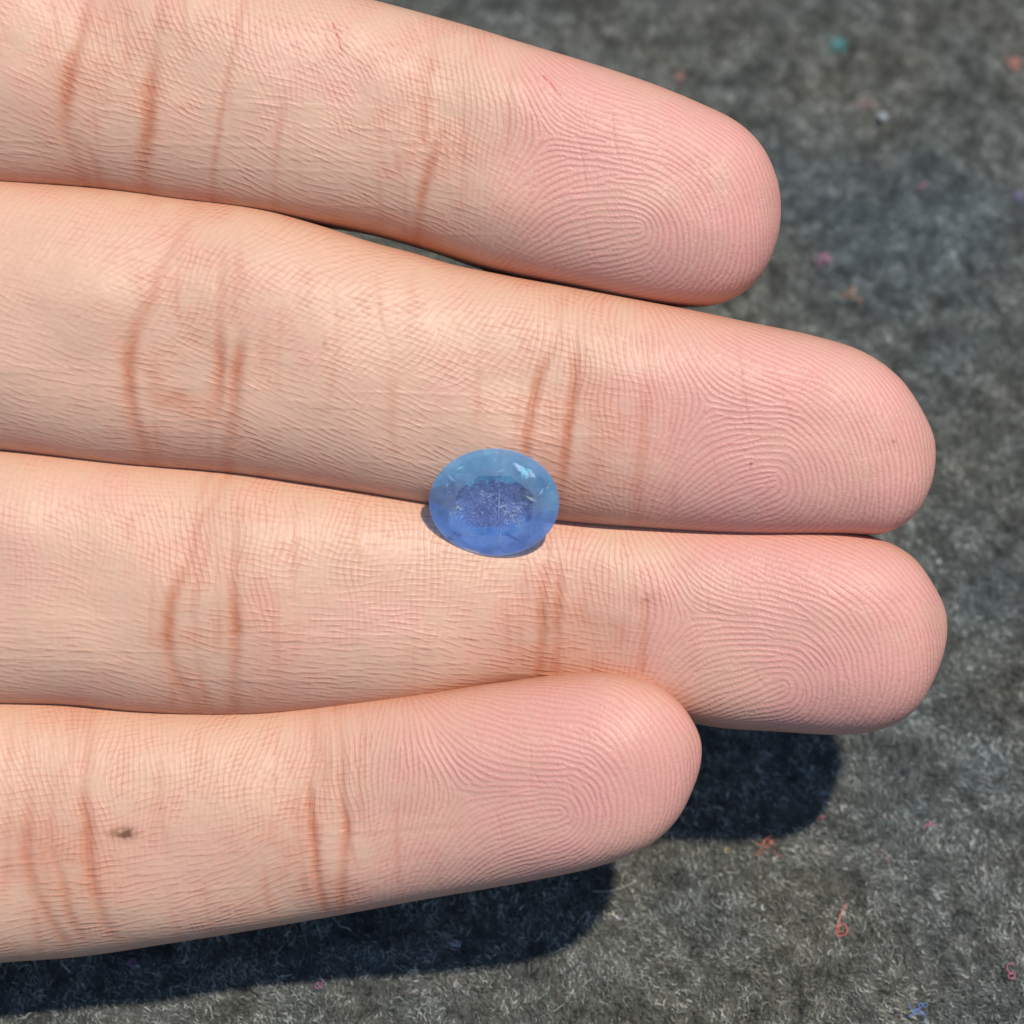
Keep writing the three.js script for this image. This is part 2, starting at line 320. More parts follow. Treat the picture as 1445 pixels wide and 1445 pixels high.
function sampler(a, gw, gh) {                              // bicubic (Catmull-Rom) lookup
  const w = (t) => [((-0.5 * t + 1) * t - 0.5) * t, (1.5 * t - 2.5) * t * t + 1, ((-1.5 * t + 2) * t + 0.5) * t, (0.5 * t - 0.5) * t * t];
  return (x, y) => {
    x = clamp(x, 1, gw - 3); y = clamp(y, 1, gh - 3);
    const ix = Math.floor(x), iy = Math.floor(y), wx = w(x - ix), wy = w(y - iy); let s = 0;
    for (let j = 0; j < 4; j++) { const o = (iy + j - 1) * gw + ix - 1; s += wy[j] * (wx[0] * a[o] + wx[1] * a[o + 1] + wx[2] * a[o + 2] + wx[3] * a[o + 3]); }
    return s;
  };
}
const CELL = 0.066 * MM, TW = 2048, TH = 1024, VHALF = 0.0245, SMAX = 0.0705;
const DARK_SPOTS = { index: [], middle: [[460, 487, 4, 7, .5, 0.6], [1053, 635, 2, 2, .8, 0], [1061, 655, 2.4, 2.4, .9, 0], [1268, 622, 4, 2, .5, 0], [1202, 640, 1.5, 1.5, .6, 0], [250, 562, 22, 11, .22, 1], [500, 565, 26, 14, .14, 1]],
  ring: [[778, 880, 20, 26, .38, 1], [852, 882, 34, 14, .28, 1], [917, 847, 20, 11, .5, 1], [905, 900, 30, 28, .15, 1]], pinky: [[175, 1178, 14, 8, 1.25, 0], [160, 1176, 12, 5, .8, .5], [170, 1181, 24, 11, .3, 1]] };
const RED_LINES = { index: [[[468, 28], [475, 45], [482, 70]], [[768, 102], [778, 112], [786, 124], [792, 130]]], middle: [], ring: [], pinky: [] };

function skinMaterial(f, fi) {
  const gw = Math.ceil(SMAX / CELL), vr = 0.0135, gh = Math.ceil(2 * vr / CELL);
  const where = (sv, v) => { const st = f.stationAt(sv), phi = phiAt(st.w > 1e-6 ? clamp(v / (st.w * S), -ARC_MAX, ARC_MAX) : 0), p = section(phi); return [st.x, st.yc + st.w * p[0], phi, st]; };
  const feat = (x, y) => [722.5 + (x - 722.5) / FEAT, 722.5 + (y - 722.5) / FEAT];
  // coarse map of places, reused by both ridge fields
  const mapX = new Float32Array(gw * gh), mapY = new Float32Array(gw * gh), mapC = new Float32Array(gw * gh);
  for (let j = 0, o = 0; j < gh; j++) for (let i = 0; i < gw; i++, o++) { const p = where(i * CELL, j * CELL - vr), q = feat(p[0], p[1]); mapX[o] = q[0]; mapY[o] = q[1]; mapC[o] = p[3].w > 1 ? (p[1] - p[3].yc) / p[3].w : 0; }
  const rad = Math.PI / 180, [cx, cy] = f.core, [dx, dy] = f.delta;
  // the s axis runs from tip to palm, so x is mirrored in the grid: an angle a in the plane is PI - a in the grid
  const flow = (i, j) => {
    const o = j * gw + i, x = mapX[o], y = mapY[o], c = mapC[o];
    const print = smooth(dx - 150, dx - 20, x), near = 1 - 0.75 * Math.exp(-((x - cx) ** 2 + (y - cy) ** 2) / 11000);
    const phi = Math.atan2(y - cy, x - cx), hair = clamp(phi, -Math.PI / 2, Math.PI / 2), loop = lerp(0.5 * phi, hair, 0.8) - 0.5 * Math.atan2(y - dy, x - dx);
    const dome = 20 * rad * Math.tanh(c * 1.5 + 0.12) * smooth(dx - 120, dx + 120, x) * (1 - 0.35 * smooth(cx + 60, f.tip[0], x)) * near;
    const rest = (lerp(90, f.mid, smooth(0, 1, 1 - smooth(f.dip[0] - 130, f.dip[1], x))) + 26 * noise(x / 70, y / 60, 60 + fi)) * rad;
    const whorl = 90 * rad + loop + dome + 0.16 * noise(x / 60, y / 60, 80 + fi);
    let d = (whorl - rest + Math.PI / 2) % Math.PI; if (d < 0) d += Math.PI; d -= Math.PI / 2;
    const a = rest + d * print;
    return Math.PI - a;
  };
  const lengthwise = (i, j) => { const o = j * gw + i; return Math.PI - (4 + 13 * noise(mapX[o] / 90, mapY[o] / 70, 90 + fi) - (f.key === 'pinky' ? 12 : -4)) * rad; };
  const ridge = sampler(growRidges(gw, gh, flow, [5.8, 6.1, 6.0, 5.6][fi], 3.6, 2.3, 6, 100 + fi), gw, gh);
  const wrinkle = sampler(growRidges(gw, gh, lengthwise, 6.0, 4.0, 2.0, 2, 200 + fi), gw, gh);
  const bump = new Float32Array(TW * TH), color = new Uint8Array(TW * TH * 4);
  const enc = (l) => Math.round(255 * clamp(l <= 0.0031308 ? l * 12.92 : 1.055 * Math.pow(l, 1 / 2.4) - 0.055, 0, 1));
  const st = []; for (let i = 0; i < TW; i++) st.push(f.stationAt(SMAX * i / (TW - 1)));
  for (let j = 0; j < TH; j++) {
    const v = ((j + 0.5) / TH * 2 - 1) * VHALF;
    for (let i = 0; i < TW; i++) {
      const t = st[i], sv = SMAX * i / (TW - 1), arc = t.w > 1e-6 ? v / (t.w * S) : 0;
      if (Math.abs(arc) > ARC_MAX * 1.02) { const o = (j * TW + i) * 4; color[o] = enc(0.6); color[o + 1] = enc(0.36); color[o + 2] = enc(0.26); color[o + 3] = 255; bump[j * TW + i] = 0.5; continue; }
      const phi = phiAt(arc);
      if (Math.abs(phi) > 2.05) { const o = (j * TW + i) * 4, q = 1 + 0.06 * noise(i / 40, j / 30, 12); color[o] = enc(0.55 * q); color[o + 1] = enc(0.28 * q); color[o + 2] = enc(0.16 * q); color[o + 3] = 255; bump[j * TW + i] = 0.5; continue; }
      const sy = Math.sign(phi) * Math.abs(Math.sin(phi)) ** (2 / EXP), [x, y] = feat(t.x, t.yc + t.w * sy), c = sy;
      const palm = 1 - smooth(1.25, 1.9, Math.abs(phi));
      const gx = sv / CELL, gy = (v + vr) / CELL;
      const distal = smooth(f.dip[0] - 10, dx + 40, x), rosy = smooth(f.dip[0] - 120, dx + 210, x), n1 = fbm(x / 130, y / 110, 3, 10 + fi), n2 = fbm(x / 34, y / 30, 3, 20 + fi), n3 = noise(x / 6, y / 5, 30 + fi);
      const rd = ridge(gx, gy), wr = wrinkle(gx, gy);
      const [cd, ct] = f.creaseAt(x, y);
      // amount of each kind of relief
      const joint = Math.exp(-(((x - (f.dip[0] + f.dip[1]) / 2 + 40) / 110) ** 2)) + Math.exp(-(((x - (f.pip[0] + f.pip[1]) / 2) / 130) ** 2));
      const limb = 1 - 0.55 * smooth(0.55, 1, Math.abs(c));
      const rAmt = palm * lerp(0.40 * clamp(0.7 + 0.8 * n2 - 0.7 * smooth(-0.25, 0.55, c), 0.06, 1), 0.47 + 0.24 * n2, distal) * (0.55 + 0.45 * limb) * (x < f.pip[1] ? lerp(0.5, 1, smooth(f.pip[0] - 80, f.pip[1], x)) : 1);
      const wAmt = palm * clamp(lerp(0.33 + 0.14 * smooth(-0.3, 0.5, c) + 0.40 * n2, 0.05, distal), 0.04, 0.7) * (x < f.pip[0] ? 0.75 : 1);
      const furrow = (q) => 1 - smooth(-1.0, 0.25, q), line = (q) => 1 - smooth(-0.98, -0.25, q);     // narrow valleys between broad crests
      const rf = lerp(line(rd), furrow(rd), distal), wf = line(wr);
      let h = 0.62 - rAmt * 0.38 * rf - wAmt * 0.36 * wf + 0.05 * n2 + 0.05 * n3 * (1 - 0.6 * distal) * palm + 0.07 * distal * palm * noise(x / 2.6, y / 2.6, 36 + fi);
      // long lines that run down the finger on its lower half
      const ll = noise(x / 150 + 7, y / 7.5 + 0.012 * x * (f.key === 'pinky' ? 0.9 : -0.3), 44 + fi), longAmt = (1 - distal) * smooth(-0.2, 0.25, c) * (1 - smooth(0.85, 1, c));
      h -= 0.13 * longAmt * smooth(0.35, 0.75, ll);
      h -= cd * 0.16;
      bump[j * TW + i] = clamp(h, 0, 1);
      // pigment: tan between the joints, pink at the tips and in patches, orange in the creases
      const pink = clamp(rosy * 0.85 + 0.7 * n1 + 0.30 * n2 + 0.08, 0, 1);
      let R = lerp(0.65, 0.675, pink), G = lerp(0.405, 0.336, pink), B = lerp(0.280, 0.282, pink);
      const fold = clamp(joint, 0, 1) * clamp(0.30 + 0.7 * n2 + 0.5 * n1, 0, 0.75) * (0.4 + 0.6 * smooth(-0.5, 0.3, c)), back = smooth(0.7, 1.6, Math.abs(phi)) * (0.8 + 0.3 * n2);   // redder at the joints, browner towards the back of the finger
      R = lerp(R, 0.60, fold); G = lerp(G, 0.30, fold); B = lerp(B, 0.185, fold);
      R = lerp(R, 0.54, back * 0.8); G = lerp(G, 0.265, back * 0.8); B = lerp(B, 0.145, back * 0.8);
      const mott = 1 + 0.045 * n2 + 0.02 * n3; R *= mott; G *= mott * (1 + 0.03 * n1); B *= mott;
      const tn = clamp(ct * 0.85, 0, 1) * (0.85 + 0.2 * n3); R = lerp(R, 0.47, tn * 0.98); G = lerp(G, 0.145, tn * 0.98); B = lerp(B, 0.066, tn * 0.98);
      const furrowShade = (rAmt * rf + wAmt * 0.8 * wf) * 0.52; R *= 1 - 0.28 * furrowShade; G *= 1 - 0.66 * furrowShade; B *= 1 - 0.70 * furrowShade;  // occlusion shade of the furrows, painted into the skin colour
      for (const [qx, qy, rx, ry, amt, brown] of DARK_SPOTS[f.key]) {
        const e = ((x - qx) / rx) ** 2 + ((y - qy) / ry) ** 2;
        if (e < 6) { const k = clamp(amt * Math.exp(-e * 1.1) * (0.75 + 0.55 * n3 + 0.3 * wr), 0, 0.95); R = lerp(R, brown ? 0.33 : 0.085, k); G = lerp(G, brown ? 0.145 : 0.036, k); B = lerp(B, brown ? 0.07 : 0.022, k); }
      }
      for (const l of RED_LINES[f.key]) for (let q = 0; q < l.length - 1; q++) {
        const [ax, ay] = l[q], [bx, by] = l[q + 1]; if (x < ax - 8 || x > bx + 8 || y < ay - 8 || y > by + 8) continue;
        const t2 = clamp(((x - ax) * (bx - ax) + (y - ay) * (by - ay)) / ((bx - ax) ** 2 + (by - ay) ** 2), 0, 1), e = Math.hypot(x - lerp(ax, bx, t2) + n3 * 1.5, y - lerp(ay, by, t2)), k = Math.exp(-e * e / 2.2) * clamp(0.5 + 0.6 * n3, 0.15, 0.8);
        R = lerp(R, 0.48, k); G = lerp(G, 0.04, k); B = lerp(B, 0.04, k);
      }
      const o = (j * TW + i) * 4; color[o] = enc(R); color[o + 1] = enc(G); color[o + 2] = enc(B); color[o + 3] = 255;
    }
  }
  const tex = (data, type, format, srgb) => {
    const t = new THREE.DataTexture(data, TW, TH, format, type); t.magFilter = THREE.LinearFilter; t.minFilter = THREE.LinearFilter;
    t.wrapS = THREE.MirroredRepeatWrapping; t.wrapT = THREE.ClampToEdgeWrapping; if (srgb) t.colorSpace = THREE.SRGBColorSpace; t.needsUpdate = true; return t;
  };
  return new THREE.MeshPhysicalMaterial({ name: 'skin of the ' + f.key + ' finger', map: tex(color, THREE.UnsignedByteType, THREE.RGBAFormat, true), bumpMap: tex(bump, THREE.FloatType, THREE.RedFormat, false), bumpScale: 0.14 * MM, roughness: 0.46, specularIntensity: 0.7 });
}

function fingerGeometry(f) {
  const rows = f.st.length, cols = 200, pos = [], uv = [], idx = [];
  for (let i = 0; i < rows; i++) {
    const t = f.st[i];
    for (let j = 0; j <= cols; j++) {
      // more columns on the palm side
      const k = j / cols * 2 - 1, arc = ARC_MAX * (0.72 * k + 0.28 * k * k * k), phi = phiAt(arc), p = section(phi), w = t.w * S;
      const x = (t.x - 722.5) * S, y = (722.5 - (t.yc + t.w * p[0])) * S;
      let z = p[1] * w * (p[1] > 0 ? t.pad : 1) + t.z;
      if (Math.abs(phi) < 1.5) {
        const fx = 722.5 + (t.x - 722.5) / FEAT, fy = 722.5 + (t.yc + t.w * p[0] - 722.5) / FEAT, c = f.creaseAt(fx, fy)[0];
        z -= (c * 0.16 * MM - 0.05 * MM * fbm(fx / 45, fy / 40, 2, 55) - 0.30 * MM * noise(fx / 120 + 9, fy / 105, 57)) * Math.cos(phi);
      }
      pos.push(x, y, z); uv.push(t.s / SMAX, arc * w / (2 * VHALF) + 0.5);
    }
  }
  for (let i = 0; i < rows - 1; i++) for (let j = 0; j < cols; j++) { const a = i * (cols + 1) + j, b = a + cols + 1; idx.push(a, a + 1, b, a + 1, b + 1, b); }
  const g = new THREE.BufferGeometry();
  g.setAttribute('position', new THREE.Float32BufferAttribute(pos, 3)); g.setAttribute('uv', new THREE.Float32BufferAttribute(uv, 2)); g.setIndex(idx); g.computeVertexNormals();
  // the seam at the back shares its normals
  const nn = g.attributes.normal;
  for (let i = 0; i < rows; i++) { const a = i * (cols + 1), b = a + cols, v = new THREE.Vector3(nn.getX(a) + nn.getX(b), nn.getY(a) + nn.getY(b), nn.getZ(a) + nn.getZ(b)).normalize(); nn.setXYZ(a, v.x, v.y, v.z); nn.setXYZ(b, v.x, v.y, v.z); }
  for (let j = 0; j <= cols; j++) nn.setXYZ(j, 1, 0, 0);
  return g;
}
function palmGeometry() {                                  // palm, thumb root and wrist beyond the left edge, grown round the finger roots
  const N = 72, half = 0.075, cx = -0.112, cy = 0.004, cz = -0.004;
  const mc = new MarchingCubes(N, new THREE.MeshBasicMaterial(), false, false, 400000);
  const cap = (p, a, b, ra, rb) => { const d = b.clone().sub(a), t = clamp(p.clone().sub(a).dot(d) / d.lengthSq(), 0, 1); return p.distanceTo(a.clone().addScaledVector(d, t)) - lerp(ra, rb, t); };
  const V = (x, y, z) => new THREE.Vector3(x, y, z), bones = [];
  for (const f of FINGERS) { const e = f.st.find((q) => q.x < -420), y = (722.5 - e.yc) * S, r = e.w * S; bones.push([V(-0.060, y, -0.002), V(-0.066, y * 0.98, -0.002), r * 0.80, r * 0.92]); bones.push([V(-0.066, y * 0.97, -0.002), V(-0.128, y * 0.62, -0.006), r * 0.95, 0.0125]); }
  bones.push([V(-0.125, 0.012, -0.006), V(-0.09, 0.036, 0.004), 0.016, 0.014], [V(-0.09, 0.036, 0.004), V(-0.062, 0.052, 0.004), 0.0115, 0.0095], [V(-0.062, 0.052, 0.004), V(-0.045, 0.056, 0.003), 0.0095, 0.0075]);
  bones.push([V(-0.128, 0.013, -0.006), V(-0.172, 0.008, -0.012), 0.014, 0.014], [V(-0.128, -0.014, -0.006), V(-0.172, -0.010, -0.012), 0.014, 0.014]);
  const p = V(0, 0, 0);
  for (let k = 0; k < N; k++) for (let j = 0; j < N; j++) for (let i = 0; i < N; i++) {
    p.set(cx + (i - N / 2) / (N / 2) * half, cy + (j - N / 2) / (N / 2) * half, cz + (k - N / 2) / (N / 2) * half);
    let d = 1e9; const kk = 0.006;
    for (const b of bones) { const e = cap(p, ...b), h = clamp(0.5 + 0.5 * (d - e) / kk, 0, 1); d = lerp(d, e, h) - kk * h * (1 - h); }
    mc.field[i + j * N + k * N * N] = -d * 1000;
  }
  mc.isolation = 0; mc.update();
  const n = mc.count ?? mc.geometry.drawRange.count, pos = new Float32Array(n * 3), nor = new Float32Array(n * 3), uv = new Float32Array(n * 2);
  for (let i = 0; i < n; i++) {
    for (let c = 0; c < 3; c++) { pos[i * 3 + c] = mc.positionArray[i * 3 + c] * half + [cx, cy, cz][c]; nor[i * 3 + c] = mc.normalArray[i * 3 + c]; }
    uv[i * 2] = (0.045 - pos[i * 3] - 0.03) / SMAX; uv[i * 2 + 1] = 0.5 + pos[i * 3 + 1] * 0.25 / (2 * VHALF);
  }
  const g = new THREE.BufferGeometry();
  g.setAttribute('position', new THREE.BufferAttribute(pos, 3)); g.setAttribute('uv', new THREE.BufferAttribute(uv, 2)); g.setAttribute('normal', new THREE.BufferAttribute(nor, 3));
  g.setIndex([...Array(n).keys()]);
  return g;
}
{
  const parts = FINGERS.map(fingerGeometry); parts.push(palmGeometry());
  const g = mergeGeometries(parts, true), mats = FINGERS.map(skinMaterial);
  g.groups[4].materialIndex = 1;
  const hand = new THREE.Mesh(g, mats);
  hand.name = 'hand';
  hand.userData = { label: 'open left hand with four fingers held together, palm up, carrying the blue gemstone', category: 'hand' };
  hand.position.set(0, HOVER, 0); hand.rotation.x = TILT - Math.PI / 2;
  hand.castShadow = hand.receiveShadow = true;
  scene.add(hand);
}

// ------------------------------------------------------------------ the gemstone
{
  const gem = new THREE.Group(); gem.name = 'gemstone';
  gem.userData = { label: 'translucent blue oval faceted gemstone lying in the groove between middle and ring finger', category: 'gemstone' };
  const gz = 5.2 * MM, k = 1 - gz / DIST;
  gem.position.copy(hand2world((697.5 - 722.5) * S * k, (722.5 - 709) * S * k, gz)); gem.rotation.x = TILT - Math.PI / 2 + 0.37; gem.rotation.y = -0.015;
  const A = 92 * S * k, B = 81 * S * k, r = rng(31);
  const ring = (sa, sb, z, off, m, dy = 0) => Array.from({ length: m }, (_, i) => { const a = (i + off) / m * 2 * Math.PI; return new THREE.Vector3(A * sa * Math.cos(a), B * (sb * Math.sin(a) + dy), z * MM); });
  const geo = (list) => { const g = new THREE.BufferGeometry(); g.setAttribute('position', new THREE.Float32BufferAttribute(list.flatMap((v) => [v.x, v.y, v.z]), 3)); g.computeVertexNormals(); return g; };
  const N = 64, top = ring(1, 1, 0.07, 0, N), bottom = ring(0.995, 0.995, -0.07, 0, N);
  const table = ring(0.64, 0.60, 0.60, 0.5, 8), mid = ring(0.83, 0.82, 0.36, 0, 8), heart = new THREE.Vector3(0, 0, 0.60 * MM);
  const tableT = [], crown = [], stars = [], girdle = [];
  for (let i = 0; i < 8; i++) {
    const a = table[i], b = table[(i + 1) % 8], m0 = mid[i], m1 = mid[(i + 1) % 8], g0 = top[i * 8 + 4];
    tableT.push(heart, a, b);
    stars.push(a, m1, b); crown.push(a, m0, g0, a, g0, m1);
    for (let q = -4; q < 4; q++) (i % 2 ? stars : crown).push(m0, top[(i * 8 + q + N) % N], top[(i * 8 + q + 1 + N) % N]);
  }
  for (let i = 0; i < N; i++) { const j = (i + 1) % N; girdle.push(top[i], bottom[i], bottom[j], top[i], bottom[j], top[j]); }
  // pavilion seen through the crown: sloping facets round a shallow purple heart
  const low = ring(0.70, 0.47, -0.40, 0.5, 8, -0.07), keel = new THREE.Vector3(0.1 * A, -0.08 * B, -0.55 * MM), slopes = [[], [], [], []], bed = [];
  for (let i = 0; i < 8; i++) {
    const a = low[i], b = low[(i + 1) % 8];
    bed.push(a, keel, b);
    for (let q = -4; q < 4; q++) { const p0 = bottom[(i * 8 + 4 + q + N) % N], p1 = bottom[(i * 8 + 5 + q + N) % N]; slopes[i < 4 ? (i % 2) : 2 + (i % 2)].push(p0, a, p1); }
    slopes[i < 3 ? 0 : i < 4 ? 1 : i < 7 ? 2 : 3].push(a, b, bottom[((i + 1) * 8) % N]);
  }
  const mixc = (a, b, t) => [lerp(a[0], b[0], t), lerp(a[1], b[1], t), lerp(a[2], b[2], t)];
  const zonedReflections = (() => {                                   // blue stone, facet reflections painted in as zones, fine inclusions, in its own plane
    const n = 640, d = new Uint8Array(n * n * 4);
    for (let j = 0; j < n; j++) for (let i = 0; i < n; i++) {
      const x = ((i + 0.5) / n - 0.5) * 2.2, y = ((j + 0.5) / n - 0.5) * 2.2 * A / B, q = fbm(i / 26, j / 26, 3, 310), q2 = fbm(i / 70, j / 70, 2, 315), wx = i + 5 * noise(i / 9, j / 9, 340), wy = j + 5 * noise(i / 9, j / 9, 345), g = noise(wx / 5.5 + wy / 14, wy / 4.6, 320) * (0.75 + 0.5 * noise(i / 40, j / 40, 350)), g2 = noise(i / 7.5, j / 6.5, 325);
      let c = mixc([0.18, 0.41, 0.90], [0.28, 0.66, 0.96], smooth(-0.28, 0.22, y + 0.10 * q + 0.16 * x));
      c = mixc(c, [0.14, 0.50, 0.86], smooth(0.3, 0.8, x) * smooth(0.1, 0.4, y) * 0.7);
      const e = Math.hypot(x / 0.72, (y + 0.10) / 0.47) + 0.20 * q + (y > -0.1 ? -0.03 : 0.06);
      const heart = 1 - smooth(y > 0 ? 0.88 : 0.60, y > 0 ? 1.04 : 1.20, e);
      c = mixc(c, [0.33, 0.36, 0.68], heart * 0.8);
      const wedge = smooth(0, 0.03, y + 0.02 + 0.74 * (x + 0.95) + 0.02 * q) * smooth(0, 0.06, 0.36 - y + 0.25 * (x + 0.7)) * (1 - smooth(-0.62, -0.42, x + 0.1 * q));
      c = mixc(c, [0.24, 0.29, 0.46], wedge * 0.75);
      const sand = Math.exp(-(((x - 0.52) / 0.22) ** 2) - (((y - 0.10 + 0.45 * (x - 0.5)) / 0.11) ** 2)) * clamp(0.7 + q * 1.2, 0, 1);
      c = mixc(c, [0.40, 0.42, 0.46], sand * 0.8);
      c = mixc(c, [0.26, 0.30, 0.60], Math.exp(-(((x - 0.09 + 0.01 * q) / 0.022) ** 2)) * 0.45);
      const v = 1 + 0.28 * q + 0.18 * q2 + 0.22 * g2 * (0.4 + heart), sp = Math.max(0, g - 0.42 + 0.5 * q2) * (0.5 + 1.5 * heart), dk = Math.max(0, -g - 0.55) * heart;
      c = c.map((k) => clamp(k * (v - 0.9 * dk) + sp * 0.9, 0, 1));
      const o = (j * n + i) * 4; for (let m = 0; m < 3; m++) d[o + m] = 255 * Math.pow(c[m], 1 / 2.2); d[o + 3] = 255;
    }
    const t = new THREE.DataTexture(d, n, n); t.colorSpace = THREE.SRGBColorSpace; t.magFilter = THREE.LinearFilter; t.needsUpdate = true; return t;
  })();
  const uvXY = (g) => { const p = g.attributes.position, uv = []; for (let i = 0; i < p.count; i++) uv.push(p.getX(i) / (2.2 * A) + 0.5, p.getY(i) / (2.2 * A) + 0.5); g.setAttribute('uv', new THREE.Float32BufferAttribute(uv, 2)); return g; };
  const clear = new THREE.MeshPhysicalMaterial({ name: 'polished blue stone', color: new THREE.Color().setRGB(0.86, 0.92, 0.99), roughness: 0.42, transmission: 1, thickness: 0, ior: 1.6 }), glassy = clear.clone(), milky = clear.clone();
  glassy.roughness = 0.2; clear.roughness = 0.54; milky.roughness = 0.7;
  const stone = new THREE.MeshPhysicalMaterial({ name: 'cloudy blue stone', map: zonedReflections, roughness: 0.45, ior: 1.5, specularIntensity: 0.5, transmission: 0.55, thickness: 0 });
  const rim = new THREE.MeshPhysicalMaterial({ name: 'ground blue stone', color: new THREE.Color().setRGB(0.62, 0.70, 0.95), roughness: 0.4, transmission: 0.7, thickness: 0 });
  const add = (name, list, m, uv) => { const o = new THREE.Mesh(uv ? uvXY(geo(list)) : geo(list), m); o.name = name; o.castShadow = o.receiveShadow = true; gem.add(o); return o; };
  add('table', tableT, glassy); add('crown', crown, clear); add('crown', stars, milky); add('girdle', girdle, rim);
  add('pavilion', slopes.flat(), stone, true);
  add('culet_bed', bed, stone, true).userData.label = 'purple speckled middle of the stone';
  // single inclusions: pale feathers doubling as painted cyan glare, a fine crack, dark splinters
  const shard = (x, y, len, wide, turn, z, rgb) => {
    const c = Math.cos(turn), q = Math.sin(turn), P = (u, v, h) => new THREE.Vector3((x + (u * c - v * q)) * A, (y + (u * q + v * c)) * A, (z + h) * MM), e = 0.03;
    const a = P(-len / 2, 0, 0), b = P(0, -wide / 2, e), d = P(len / 2, 0, 0.02), f = P(0.1 * len, wide / 2, e);
    const g = P(0, 0, -e);
    const m = new THREE.MeshPhysicalMaterial({ name: 'inclusion', color: new THREE.Color().setRGB(...rgb), roughness: 0.25 });
    add('inclusion', [a, b, f, b, d, f, a, g, b, b, g, d, d, g, f, f, g, a], m);
  };
  const pale = [0.42, 0.86, 0.95], white = [0.75, 0.82, 0.92], dark = [0.004, 0.02, 0.16], sand = [0.55, 0.52, 0.50], lilac = [0.36, 0.38, 0.62];
  for (const a of [[0.40, 0.56, 0.30, 0.10, -0.7, -0.02, pale], [0.47, 0.50, 0.22, 0.09, -0.9, 0.0, pale], [0.36, 0.60, 0.14, 0.06, -1.0, 0.02, white], [0.54, 0.53, 0.12, 0.04, -0.5, 0.0, pale], [0.43, 0.45, 0.15, 0.04, -1.2, 0.0, [0.1, 0.55, 0.85]], [0.58, 0.46, 0.15, 0.07, -0.8, 0.02, white], [0.49, 0.42, 0.09, 0.03, -1.4, 0.0, pale],
    [0.57, 0.04, 0.22, 0.05, -0.5, -0.25, sand], [-0.66, 0.40, 0.22, 0.016, -0.75, 0.0, white], [-0.72, 0.28, 0.10, 0.014, 1.2, 0.0, white], [-0.52, 0.56, 0.12, 0.02, 0.5, 0.0, pale],
    [-0.56, -0.53, 0.17, 0.045, -0.35, -0.12, dark], [-0.68, -0.60, 0.10, 0.04, -0.6, -0.05, dark], [0.07, -0.05, 0.75, 0.02, 1.53, -0.35, lilac], [0.08, -0.66, 0.5, 0.025, 1.5, -0.25, lilac],
    [0.10, 0.52, 0.16, 0.016, 0.4, 0.02, white], [-0.03, 0.5, 0.2, 0.014, 1.7, 0.02, lilac], [0.72, 0.18, 0.14, 0.02, 1.1, 0.0, white], [0.28, -0.58, 0.34, 0.03, -0.6, -0.2, [0.03, 0.09, 0.34]]]) shard(...a);
  const flakes = [];
  for (let i = 0; i < 420; i++) {
    const a = r() * 6.283, d = Math.sqrt(r()), x = (d * Math.cos(a) * 0.86 + 0.02) * A, y = (d * Math.sin(a) * 0.8) * B, h = (d * d * 0.38 - 0.36 + r() * 0.25) * MM, e = (0.010 + 0.022 * r() * r()) * 1.3 * MM, t = r() * 6.28, w = 0.4 + r() * 0.6;
    const P = (u, v) => new THREE.Vector3(x + e * (u * Math.cos(t) - v * w * Math.sin(t)), y + e * (u * Math.sin(t) + v * w * Math.cos(t)), h + (r() - 0.5) * e);
    const p = [P(-1, -0.6), P(1, -0.8), P(0.8, 0.9), P(-0.7, 0.7)]; flakes.push(p[0], p[1], p[2], p[0], p[2], p[3]);
  }
  add('inclusion_cloud', flakes, new THREE.MeshStandardMaterial({ name: 'pale specks', color: new THREE.Color().setRGB(0.72, 0.78, 0.95), roughness: 0.3 })).userData.kind = 'stuff';
  scene.add(gem);
}

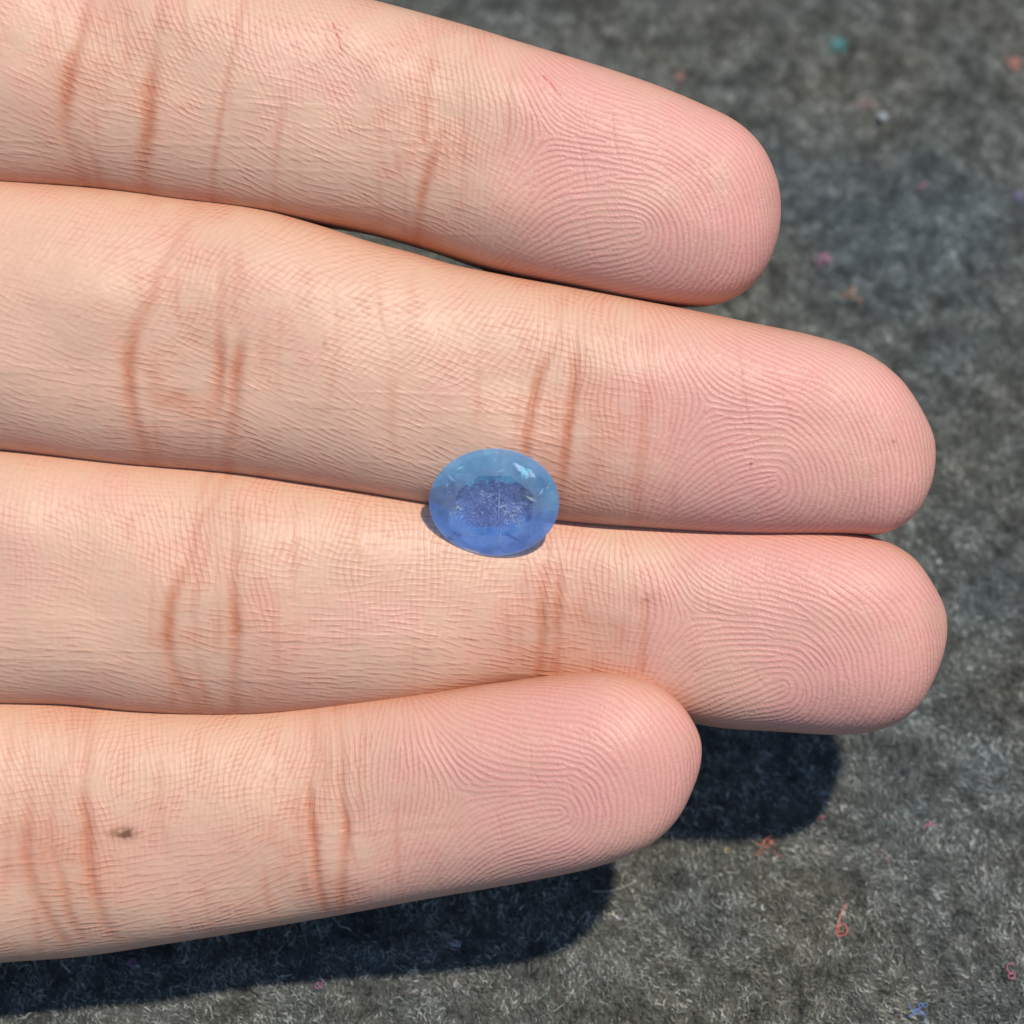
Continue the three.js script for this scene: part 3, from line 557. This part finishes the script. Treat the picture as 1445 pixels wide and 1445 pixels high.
// ------------------------------------------------------------------ lint caught on the cloth
{
  const lint = (name, category, label, px, py, size, rgb, seed, strands, thick = 0.03, spread = 1, straight = false, path = null) => {
    const r = rng(seed), at = clothPoint(px, py, 0.0004), geos = [], e = size * S;
    for (let i = 0; i < strands; i++) {
      let a = r() * 6.28, p = new THREE.Vector3((r() - 0.5) * e * spread, 0.0001 + r() * 0.0003, (r() - 0.5) * e * spread); const pts = [p.clone()], turn = strands < 4 ? (r() > 0.5 ? 1 : -1) * (0.7 + 0.7 * r()) : (r() - 0.5) * 2.4;
      const step = e * (strands === 1 ? 0.26 : 0.16);
      for (let j = 0; j < 6; j++) { a += turn * (straight ? 0.12 : 0.5 + r()); p = p.clone().add(new THREE.Vector3(Math.cos(a) * step, (r() - 0.42) * step * 0.5, Math.sin(a) * step)); p.y = clamp(p.y, 0, 0.0012); pts.push(p.clone()); }
      if (path) { pts.length = 0; for (const [u, v] of path) pts.push(new THREE.Vector3(u * S, (0.15 + 0.35 * r()) * MM, v * S * 1.1)); }
      geos.push(hairGeometry(pts, thick * MM * (0.7 + 0.6 * r()), path ? 40 : 14, false, 5));
    }
    const o = new THREE.Mesh(geos.length > 1 ? mergeGeometries(geos) : geos[0], new THREE.MeshStandardMaterial({ name: 'lint', color: new THREE.Color().setRGB(...rgb), roughness: 0.6 }));
    o.name = name; o.position.copy(at); o.userData = { label, category }; o.castShadow = o.receiveShadow = true; scene.add(o);
  };
  lint('lint_tuft', 'lint', 'blurred teal wisp of lint near the top of the cloth', 1187, 64, 34, [0.10, 0.42, 0.42], 11, 9, 0.035);
  lint('lint_tuft', 'lint', 'salmon tuft of lint at the upper right edge of the cloth', 1431, 92, 20, [0.58, 0.24, 0.19], 12, 14, 0.04, 0.8);
  lint('lint_tuft', 'lint', 'faded pink tuft beside the pale round speck, beyond the index fingertip', 1222, 150, 26, [0.36, 0.22, 0.20], 13, 10, 0.035);
  lint('lint_tuft', 'lint', 'small pinkish tuft just above the upper edge of the index fingertip', 957, 109, 15, [0.46, 0.22, 0.19], 14, 9, 0.035, 0.8);
  lint('lint_tuft', 'lint', 'tiny rose tuft in the bluish patch of cloth right of the index fingertip', 1300, 266, 13, [0.46, 0.20, 0.22], 15, 6, 0.03, 0.8);
  lint('lint_tuft', 'lint', 'mauve tuft of lint below right of the index fingertip', 1164, 367, 18, [0.55, 0.24, 0.38], 16, 10, 0.032, 0.8);
  lint('lint_tuft', 'lint', 'rust brown wisp of lint above the middle fingertip', 1203, 420, 20, [0.48, 0.22, 0.12], 17, 6, 0.032);
  lint('lint_tuft', 'lint', 'violet tuft of lint at the right edge of the cloth', 1441, 285, 22, [0.22, 0.20, 0.38], 18, 8, 0.03);
  lint('lint_thread', 'lint', 'red looped thread of lint at the lower right of the cloth', 1188, 1300, 30, [0.70, 0.17, 0.13], 19, 1, 0.03, 0, false, [[8, -22], [1, -12], [-5, 0], [-9, 12], [-10, 20], [-4, 22], [4, 20], [6, 10], [1, 5], [-5, 9], [-6, 16], [0, 19]]);
  lint('lint_thread', 'lint', 'bright pink curl of lint right of the ring finger shadow', 1311, 1168, 17, [0.70, 0.22, 0.38], 20, 1, 0.026, 0, false, [[-9, 5], [-7, 0], [-1, -5], [4, -8], [1, -3], [-4, 1], [1, -1], [7, 0], [10, 5]]);
  lint('lint_tuft', 'lint', 'orange red tuft at the lower edge of the ring finger shadow', 1084, 1196, 20, [0.70, 0.20, 0.14], 21, 8, 0.022);
  lint('lint_thread', 'lint', 'dull red thread at the right end of the ring finger shadow', 1160, 1154, 16, [0.58, 0.16, 0.20], 22, 2, 0.025, 0.3);
  lint('lint_tuft', 'lint', 'small blue tuft of lint at the bottom right of the cloth', 1297, 1428, 18, [0.12, 0.24, 0.55], 23, 9, 0.025, 0.8);
  lint('lint_thread', 'lint', 'reddish pink thread at the bottom right corner of the cloth', 1426, 1376, 34, [0.66, 0.18, 0.26], 24, 2, 0.026, 0.3);
  lint('lint_thread', 'lint', 'magenta thread standing in the pinky finger shadow', 449, 1388, 16, [0.62, 0.14, 0.42], 25, 2, 0.02, 0.2);
  lint('lint_thread', 'lint', 'purple thread under the lower edge of the pinky finger', 182, 1364, 24, [0.50, 0.12, 0.40], 26, 1, 0.022, 0.1);
  lint('lint_thread', 'lint', 'pale straight hair on the cloth below the pinky fingertip', 899, 1245, 44, [0.72, 0.70, 0.60], 27, 1, 0.018, 0.1, true);
  lint('lint_thread', 'lint', 'yellowish bit of thread at the left end of the ring finger shadow edge', 1024, 1200, 14, [0.66, 0.56, 0.22], 28, 1, 0.026, 0.1);
  lint('lint_thread', 'lint', 'coiled white thread in the pinky finger shadow', 645, 1338, 30, [0.55, 0.58, 0.62], 29, 3, 0.018, 0.5);
  lint('lint_thread', 'lint', 'pale curl of lint close to the tip of the ring finger', 1326, 795, 14, [0.70, 0.70, 0.66], 30, 1, 0.03, 0.1);
  const bead = new THREE.SphereGeometry(9 * S, 16, 12); bead.scale(1, 0.7, 1);
  const o = new THREE.Mesh(bead, new THREE.MeshStandardMaterial({ name: 'pale speck', color: new THREE.Color().setRGB(0.30, 0.33, 0.34), roughness: 0.5 }));
  o.name = 'speck'; o.position.copy(clothPoint(1246, 165, 0.0005)); o.userData = { label: 'pale round speck on the blurred cloth beyond the index fingertip', category: 'speck' }; scene.add(o);
}

renderer.render(scene, camera);
